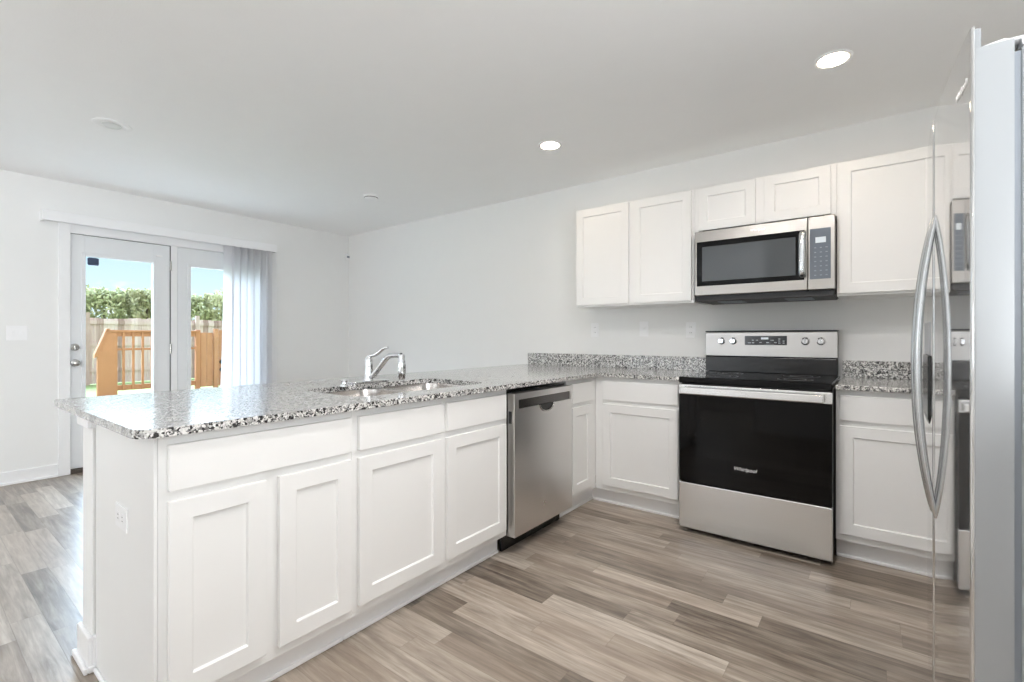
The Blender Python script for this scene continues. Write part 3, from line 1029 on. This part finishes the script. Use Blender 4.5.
def bow_handle(parent, y, zm=1.072, half=0.438):
    pts, rad = [], []
    n = 36
    for i in range(n + 1):
        s = -1 + 2 * i / n
        off = 0.041 * (1 - abs(s) ** 2.1) - 0.001
        pts.append((front_x(y) - off, y, zm + s * half))
        rad.append(0.0055 + 0.0045 * (1 - s * s) ** 0.5)
    return obj('handle', tube(bmesh.new(), pts, rad, 14, (1, 1.35)), 'handle', parent, smooth=True)


_fx = front_x
for (y0, y1, hy) in ((FN, FS - 0.003, -1.158), (FS + 0.003, FFar, -1.088)):
    if y0 > FN:      # the freezer door sits a few millimetres prouder than its neighbour
        front_x = lambda y: _fx(y) - 0.003
    else:
        front_x = _fx
    nm = 'fridge_door' if y0 == FN else 'freezer_door'
    d = obj(nm, fdoor(y0, y1, nm), 'fridge_edge', fr, smooth=True)
    obj('front_panel', front_skin(y0, y1), 'fridge', d, smooth=True)
    obj('top_cap', cap(y0 + 0.009, y1 - 0.009), 'fridge_edge', d, bevel=0.002)
    bow_handle(d, hy)
    if nm == 'fridge_door':
        dfr = d
    else:
        dfz = d
front_x = _fx
# dispenser on the freezer door
xs = front_x(-0.92) - 0.002
dsp = obj('dispenser', box(xs - 0.010, xs + 0.02, -1.02, -0.82, 0.905, 1.100), 'black', dfz, bevel=0.004)
obj('dispenser_controls', box(xs - 0.006, xs + 0.02, -1.02, -0.82, 1.101, 1.207), 'fridge_edge', dfz, bevel=0.002)
obj('drip_tray', prism([(xs - 0.010, 0.904), (xs + 0.02, 0.904), (xs + 0.02, 0.868), (xs - 0.001, 0.872)], 1, -1.0, -0.84), 'black', dfz, bevel=0.002)
# emblem near the top of the fridge door
yl = -1.55
text_mesh('logo', 'Whirlpool', 0.02, 'logo_s', dfr, (front_x(yl) - 0.0012, yl, 1.703), (0.068, -1, 0), (0, 0, 1), slant=0.25, width=0.095, lift=0.0012)
for y in (FN + 0.035, FFar - 0.035):
    bm = prism([(1.735, 1.758), (1.738, 1.763), (1.770, 1.767), (1.776, 1.764), (1.84, 1.762), (1.84, 1.745), (1.794, 1.745), (1.794, 1.758)], 1, y - 0.028, y + 0.028)
    obj('hinge_cover', bm, 'plate', fr, bevel=0.003)

# ------------------------------------------------------------------ wall plates
def duplex(F, u, v, label, horizontal=False, name='wall_outlet'):
    a = F.p(u, v, 0)
    hw, hh = (0.058, 0.036) if horizontal else (0.036, 0.058)
    t = thing(name, a, label, 'outlet', 'white duplex outlets')
    obj('cover_plate', F.box(bmesh.new(), u - hw, u + hw, v - hh, v + hh, 0.0, 0.005), 'plate', t, bevel=0.002)
    for s in (-1, 1):
        cu, cv = (u + s * 0.022, v) if horizontal else (u, v + s * 0.021)
        bm = bmesh.new()
        F.box(bm, cu - 0.015, cu + 0.015, cv - 0.014, cv + 0.014, 0.004, 0.0065)
        o = obj('receptacle', bm, 'plate', t, bevel=0.002)
        bm = bmesh.new()
        for q in (-0.006, 0.006):
            if horizontal: F.box(bm, cu - 0.004, cu + 0.004, cv + q - 0.001, cv + q + 0.001, 0.006, 0.0068)
            else: F.box(bm, cu + q - 0.001, cu + q + 0.001, cv - 0.003, cv + 0.005, 0.006, 0.0068)
        obj('slot', bm, 'slot', o)
    return t


BW = Face(1, YW, -1)
duplex(BW, -0.319, 1.221, 'white outlet on the back wall under the corner end of the wall cabinets')
duplex(BW, 0.470, 1.213, 'white outlet on the back wall beside the range control panel')
duplex(Face(1, -2.566, -1), -0.285, 0.603, 'white sideways outlet on the end panel of the peninsula', True)


def switch(F, u, v, gangs, label):
    a = F.p(u, v, 0)
    t = thing('light_switch', a, label, 'switch')
    hw = 0.036 + 0.023 * (gangs - 1)
    obj('cover_plate', F.box(bmesh.new(), u - hw, u + hw, v - 0.058, v + 0.058, 0, 0.005), 'plate', t, bevel=0.002)
    for g in range(gangs):
        c = u + (g - (gangs - 1) / 2) * 0.046
        bm = bmesh.new()
        F.box(bm, c - 0.010, c + 0.010, v - 0.018, v + 0.018, 0.004, 0.006)
        o = obj('toggle_surround', bm, 'plate', t, bevel=0.001)
        bm = bmesh.new()
        F.box(bm, c - 0.004, c + 0.004, v + 0.000, v + 0.010, 0.005, 0.018)
        obj('toggle', bm, 'plate', o, bevel=0.001)


switch(BW, 0.109, 1.225, 1, 'white single light switch on the back wall between two outlets')
switch(Face(0, XP, 1), -2.390, 1.194, 2, 'white double light switch on the wall beside the patio door')

# corner motion sensor
ms = thing('motion_sensor', (XP + 0.03, 0.565, 2.17), 'small white motion sensor high in the corner of the dining area', 'sensor')
obj('housing', box(XP + 0.001, XP + 0.034, 0.545, 0.600, 2.16, 2.235), 'plate', ms, bevel=0.008, seg=3)
obj('lens', box(XP + 0.033, XP + 0.037, 0.555, 0.592, 2.18, 2.205), 'gasket', ms, bevel=0.003)


# ------------------------------------------------------------------ ceiling fixtures
def downlight(x, y, label, lens='lens', r=0.078):
    t = thing('recessed_light', (x, y, H), label, 'ceiling light', 'recessed ceiling lights')
    bm = bmesh.new()
    k = r / 0.078
    lathe(bm, [(0.060 * k, 0.0), (0.078 * k, 0.0), (0.078 * k, 0.004), (0.072 * k, 0.008), (0.062 * k, 0.006), (0.060 * k, 0.0)], (x, y, H), (0, 0, -1), 36)
    obj('trim_ring', bm, 'plate', t, smooth=True)
    bm = bmesh.new()
    lathe(bm, [(0, 0.0), (0.061 * k, 0.0), (0.061 * k, 0.003), (0, 0.003)], (x, y, H), (0, 0, -1), 36)
    obj('lens', bm, lens, t)
    return t


downlight(1.398, -0.303, 'lit round recessed ceiling light above the range, close to the refrigerator')
downlight(-0.205, -0.270, 'lit round recessed ceiling light above the dishwasher corner of the peninsula')
downlight(1.25, -1.35, 'lit round recessed ceiling light over the aisle, beside the refrigerator and above the camera', 'lens_aisle')  # this lamp and the next are added out of view as kitchen fill
downlight(0.72, -1.80, 'lit round recessed ceiling light over the aisle, beside the peninsula and above the camera', 'lens_aisle')
for x, y in ((-2.6, -5.2), (1.5, -5.4)):  # extra lamps added out of view to fill the living room
    downlight(x, y, 'lit round recessed ceiling light in the living room behind the camera')
# smoke alarm and ceiling disc
sm = thing('ceiling_fixture', (-2.182, -2.171, H), 'flat round white unlit ceiling fixture above the patio door side', 'ceiling fixture')
bm = bmesh.new()
lathe(bm, [(0, 0), (0.098, 0), (0.098, 0.003), (0.092, 0.006), (0.066, 0.007), (0.060, 0.003), (0, 0.003)], (-2.182, -2.171, H), (0, 0, -1), 40)
obj('trim_ring', bm, 'ceil', sm, smooth=True)
bm = bmesh.new()
lathe(bm, [(0, 0.003), (0.050, 0.004), (0.042, 0.010), (0, 0.013)], (-2.182, -2.171, H), (0, 0, -1), 32)
obj('dome', bm, 'lens_off', sm, smooth=True)
sa = thing('smoke_alarm', (-2.156, -0.295, H), 'small round white smoke alarm on the ceiling near the far corner', 'smoke alarm')
bm = bmesh.new()
lathe(bm, [(0, 0), (0.070, 0), (0.070, 0.010), (0.062, 0.014), (0.058, 0.026), (0.045, 0.034), (0, 0.036)], (-2.156, -0.295, H), (0, 0, -1), 36)
obj('housing', bm, 'plate', sa, smooth=True)
bm = bmesh.new()
lathe(bm, [(0.0595, 0.016), (0.0615, 0.016), (0.0605, 0.022), (0.0585, 0.022), (0.0595, 0.016)], (-2.156, -0.295, H), (0, 0, -1), 36)
obj('vent_ring', bm, 'weather', sa)

# ------------------------------------------------------------------ vertical blind
VX = XP + 0.068
vb = thing('vertical_blind', (VX, -0.65, 2.10), 'white vertical blind drawn to the right side of the patio doors', 'blind')
bm = bmesh.new()
bx(bm, XP + 0.100, XP + 0.112, -2.262, -0.378, 2.108, 2.190)
bx(bm, XP + 0.001, XP + 0.100, -2.262, -2.250, 2.108, 2.190)
bx(bm, XP + 0.001, XP + 0.100, -0.390, -0.378, 2.108, 2.190)
bx(bm, XP + 0.001, XP + 0.100, -2.250, -0.390, 2.178, 2.190)
obj('valance', bm, 'plate', vb, bevel=0.002)
obj('headrail', box(VX - 0.022, VX + 0.022, -2.245, -0.395, 2.135, 2.170), 'trim', vb, bevel=0.003)
NV = 13
for i in range(NV):
    y = -0.862 + (0.862 - 0.458) * i / (NV - 1)
    ang = math.radians(60 + (22 if i % 2 else -18) + random.uniform(-8, 8) - (22 if i == 0 else 0))
    wv = 0.0445
    bm = bmesh.new()
    top, bot = 2.132, 0.05
    cols, rows = 6, 10
    grid = []
    for a in range(rows + 1):
        z = top + (bot - top) * a / rows
        f = a / rows
        tw = ang + random.uniform(-0.02, 0.02) + 0.10 * f * math.sin(i * 1.7)
        dy = -0.055 * f * f if i == 0 else (-0.02 * f * f if i == 1 else 0)
        row = []
        for c in range(cols + 1):
            s = -1 + 2 * c / cols
            bow = 0.006 * (1 - s * s)
            row.append((VX + s * wv * math.sin(ang) + bow * math.cos(tw), y + dy + s * wv * math.cos(tw) - bow * math.sin(tw), z))
        grid.append(row)
    V = [[bm.verts.new(p) for p in row] for row in grid]
    for a in range(rows):
        for c in range(cols):
            bm.faces.new([V[a][c], V[a][c + 1], V[a + 1][c + 1], V[a + 1][c]])
    ret = bmesh.ops.solidify(bm, geom=bm.faces[:], thickness=0.0008)
    obj('vane', bm, 'vane', vb, smooth=True)

# unseen windows added on the walls to go with the area fill lights
def fill_window(n, F, u0, u1, v0, v1):
    t = bpy.data.objects.new('window_%d' % n, None)
    COL.objects.link(t)
    t.location = F.p((u0 + u1) / 2, v0, 0)
    t['kind'] = 'structure'
    bm = bmesh.new()
    for (a, b, c, d) in ((u0 - .06, u0, v0 - .06, v1 + .06), (u1, u1 + .06, v0 - .06, v1 + .06), (u0, u1, v0 - .06, v0), (u0, u1, v1, v1 + .06), ((u0 + u1) / 2 - .02, (u0 + u1) / 2 + .02, v0, v1)):
        F.box(bm, a, b, c, d, 0.0, 0.03)
    obj('window_frame', bm, 'trim', t)


fill_window(1, Face(1, YR, 1), -3.2, -0.6, 0.7, 2.2)
fill_window(2, Face(1, YR, 1), 0.65, 2.25, 0.7, 2.2)
fill_window(3, Face(0, XR, -1), -6.25, -4.35, 0.7, 2.2)
fill_window(4, Face(0, XR, -1), -3.5, -2.0, 0.9, 2.2)

# ------------------------------------------------------------------ garden
GZ = -0.02
struct('ground', box(-60, XP - 0.14, -40, 40, GZ - 0.2, GZ), 'grass', 'green back lawn', 'lawn')
struct('patio', box(-6.6, XP - 0.141, -4.5, 1.5, GZ + 0.0005, GZ + 0.012), 'patio', 'pale concrete patio slab', 'patio')

FXX = -14.0
fe = thing('garden_fence', (FXX, 4.0, GZ), 'weathered pale wooden board fence across the back of the garden', 'fence')
bm = bmesh.new()
y = -3.0
while y < 14:
    wd = 0.133
    zt = 1.655 + random.uniform(-0.02, 0.02)
    bx(bm, FXX, FXX + 0.02, y, y + wd, GZ + 0.02, zt)
    y += 0.14
obj('boards', bm, 'fence', fe, origin=(FXX, 0, GZ))
for z in (0.30, 0.95, 1.50):
    obj('rail', box(FXX + 0.02, FXX + 0.06, -3, 14, z, z + 0.09), 'fence', fe, origin=(FXX, 0, z))
for k in range(7):
    yp = -2.5 + k * 2.4
    obj('post', box(FXX + 0.06, FXX + 0.15, yp, yp + 0.09, GZ, 1.78), 'fence', fe, origin=(FXX, 0, GZ))

RXX = -10.5
dk = thing('deck_railing', (RXX, 0.4, GZ), 'orange wooden stair railing with upright balusters in the garden', 'railing')
obj('newel_board', prism([(-0.555, GZ), (-0.247, GZ), (-0.247, 1.27), (-0.40, 1.27), (-0.555, 0.80)], 0, RXX - 0.045, RXX + 0.045), 'post', dk, bevel=0.006)
obj('sloping_rail', prism([(-0.60, 0.76), (-0.60, 0.83), (-0.42, 1.335), (-0.36, 1.335), (-0.40, 1.27), (-0.555, 0.80)], 0, RXX - 0.07, RXX + 0.07), 'post', dk, bevel=0.006)
obj('top_rail', box(RXX - 0.07, RXX + 0.07, -0.42, 1.18, 1.272, 1.310), 'post', dk, bevel=0.006)
obj('upper_rail', box(RXX - 0.02, RXX + 0.02, -0.247, 1.15, 1.18, 1.272), 'post', dk)
obj('middle_rail', box(RXX - 0.02, RXX + 0.02, -0.247, 1.15, 0.90, 0.945), 'post', dk)
obj('bottom_rail', box(RXX - 0.02, RXX + 0.02, -0.247, 1.15, 0.10, 0.20), 'post', dk)
for k in range(8):
    y = -0.152 + k * 0.158
    obj('baluster', box(RXX + 0.02, RXX + 0.055, y - 0.02, y + 0.02, 0.10, 1.272), 'post', dk)
obj('post', box(RXX - 0.045, RXX + 0.045, 1.13, 1.22, GZ, 1.33), 'post', dk, bevel=0.005)

gt = thing('garden_gate', (RXX, 1.9, GZ), 'orange wooden board gate with black latch right of the railing', 'gate')
bm = bmesh.new()
y = 1.235
k = 0
while y < 2.25:
    bx(bm, RXX - 0.01, RXX + 0.012, y, y + 0.118, 0.05, 1.27 + (0.06 if y > 1.52 else 0.0))
    y += 0.125
obj('boards', bm, 'gatewood', gt, bevel=0.004)
obj('post', box(RXX - 0.02, RXX + 0.07, 1.49, 1.58, GZ, 1.36), 'gatewood', gt, bevel=0.005)
obj('rail', box(RXX - 0.045, RXX - 0.01, 1.235, 2.24, 0.20, 0.29), 'gatewood', gt)
obj('rail', box(RXX - 0.045, RXX - 0.01, 1.235, 2.24, 1.02, 1.11), 'gatewood', gt)
bm = bmesh.new()
lathe(bm, [(0, 0), (0.05, 0), (0.05, 0.02), (0.03, 0.03), (0, 0.03)], (RXX + 0.012, 1.665, 0.60), (1, 0, 0), 16)
obj('latch', bm, 'iron', gt)
bm = bmesh.new()
lathe(bm, [(0, 0), (0.055, 0), (0.055, 0.02), (0, 0.025)], (RXX + 0.012, 1.675, 0.42), (1, 0, 0), 16)
obj('lock', bm, 'iron', gt)


def tree(x, y, h, rad, mat, label, nl=5200):
    t = thing('hedge_tree', (x, y, GZ), label, 'tree', 'bushy trees behind the fence')
    tk = bmesh.new()
    tube(tk, [(x, y, GZ), (x + 0.05, y, h * 0.3), (x - 0.04, y + 0.05, h * 0.75)], [0.11, 0.08, 0.03], 8)
    obj('trunk', tk, 'trunk', t)
    bm = bmesh.new()
    blobs = [(Vector((random.uniform(-.6, .6) * rad, random.uniform(-.85, .85) * rad, random.uniform(0.25, 0.92) * h)), random.uniform(.28, .50) * rad) for _ in range(34)]
    blobs += [(Vector((0, q * 0.1, h * 0.90)), 0.26 * rad) for q in range(-5, 6)]
    for _ in range(nl):
        c, r = random.choice(blobs)
        d = Vector((random.gauss(0, 1), random.gauss(0, 1), random.gauss(0, 1))).normalized()
        p = c + d * r * random.uniform(0.55, 1.0)
        p.y = max(-0.47, min(0.47, p.y))
        p = Vector((x, y, GZ)) + p
        s = random.uniform(0.05, 0.10)
        a = Vector((random.gauss(0, 1), random.gauss(0, 1), random.gauss(0, 1) + 0.6)).normalized()
        b = d.cross(a).normalized()
        vs = [bm.verts.new(q) for q in (p - a * s, p + b * s * 0.45, p + a * s * 1.2, p - b * s * 0.45)]
        bm.faces.new(vs)
    obj('foliage', bm, mat, t)


ty = -1.2
k = 0
while ty < 10.5:
    h = 2.72 + random.uniform(-0.12, 0.16)
    tree(-18.0 + random.uniform(-0.15, 0.15), ty, h, 1.0, 'leaf' if k % 2 == 0 else 'leaf2',
         'bushy green tree in the row behind the garden fence')
    ty += 1.14
    k += 1
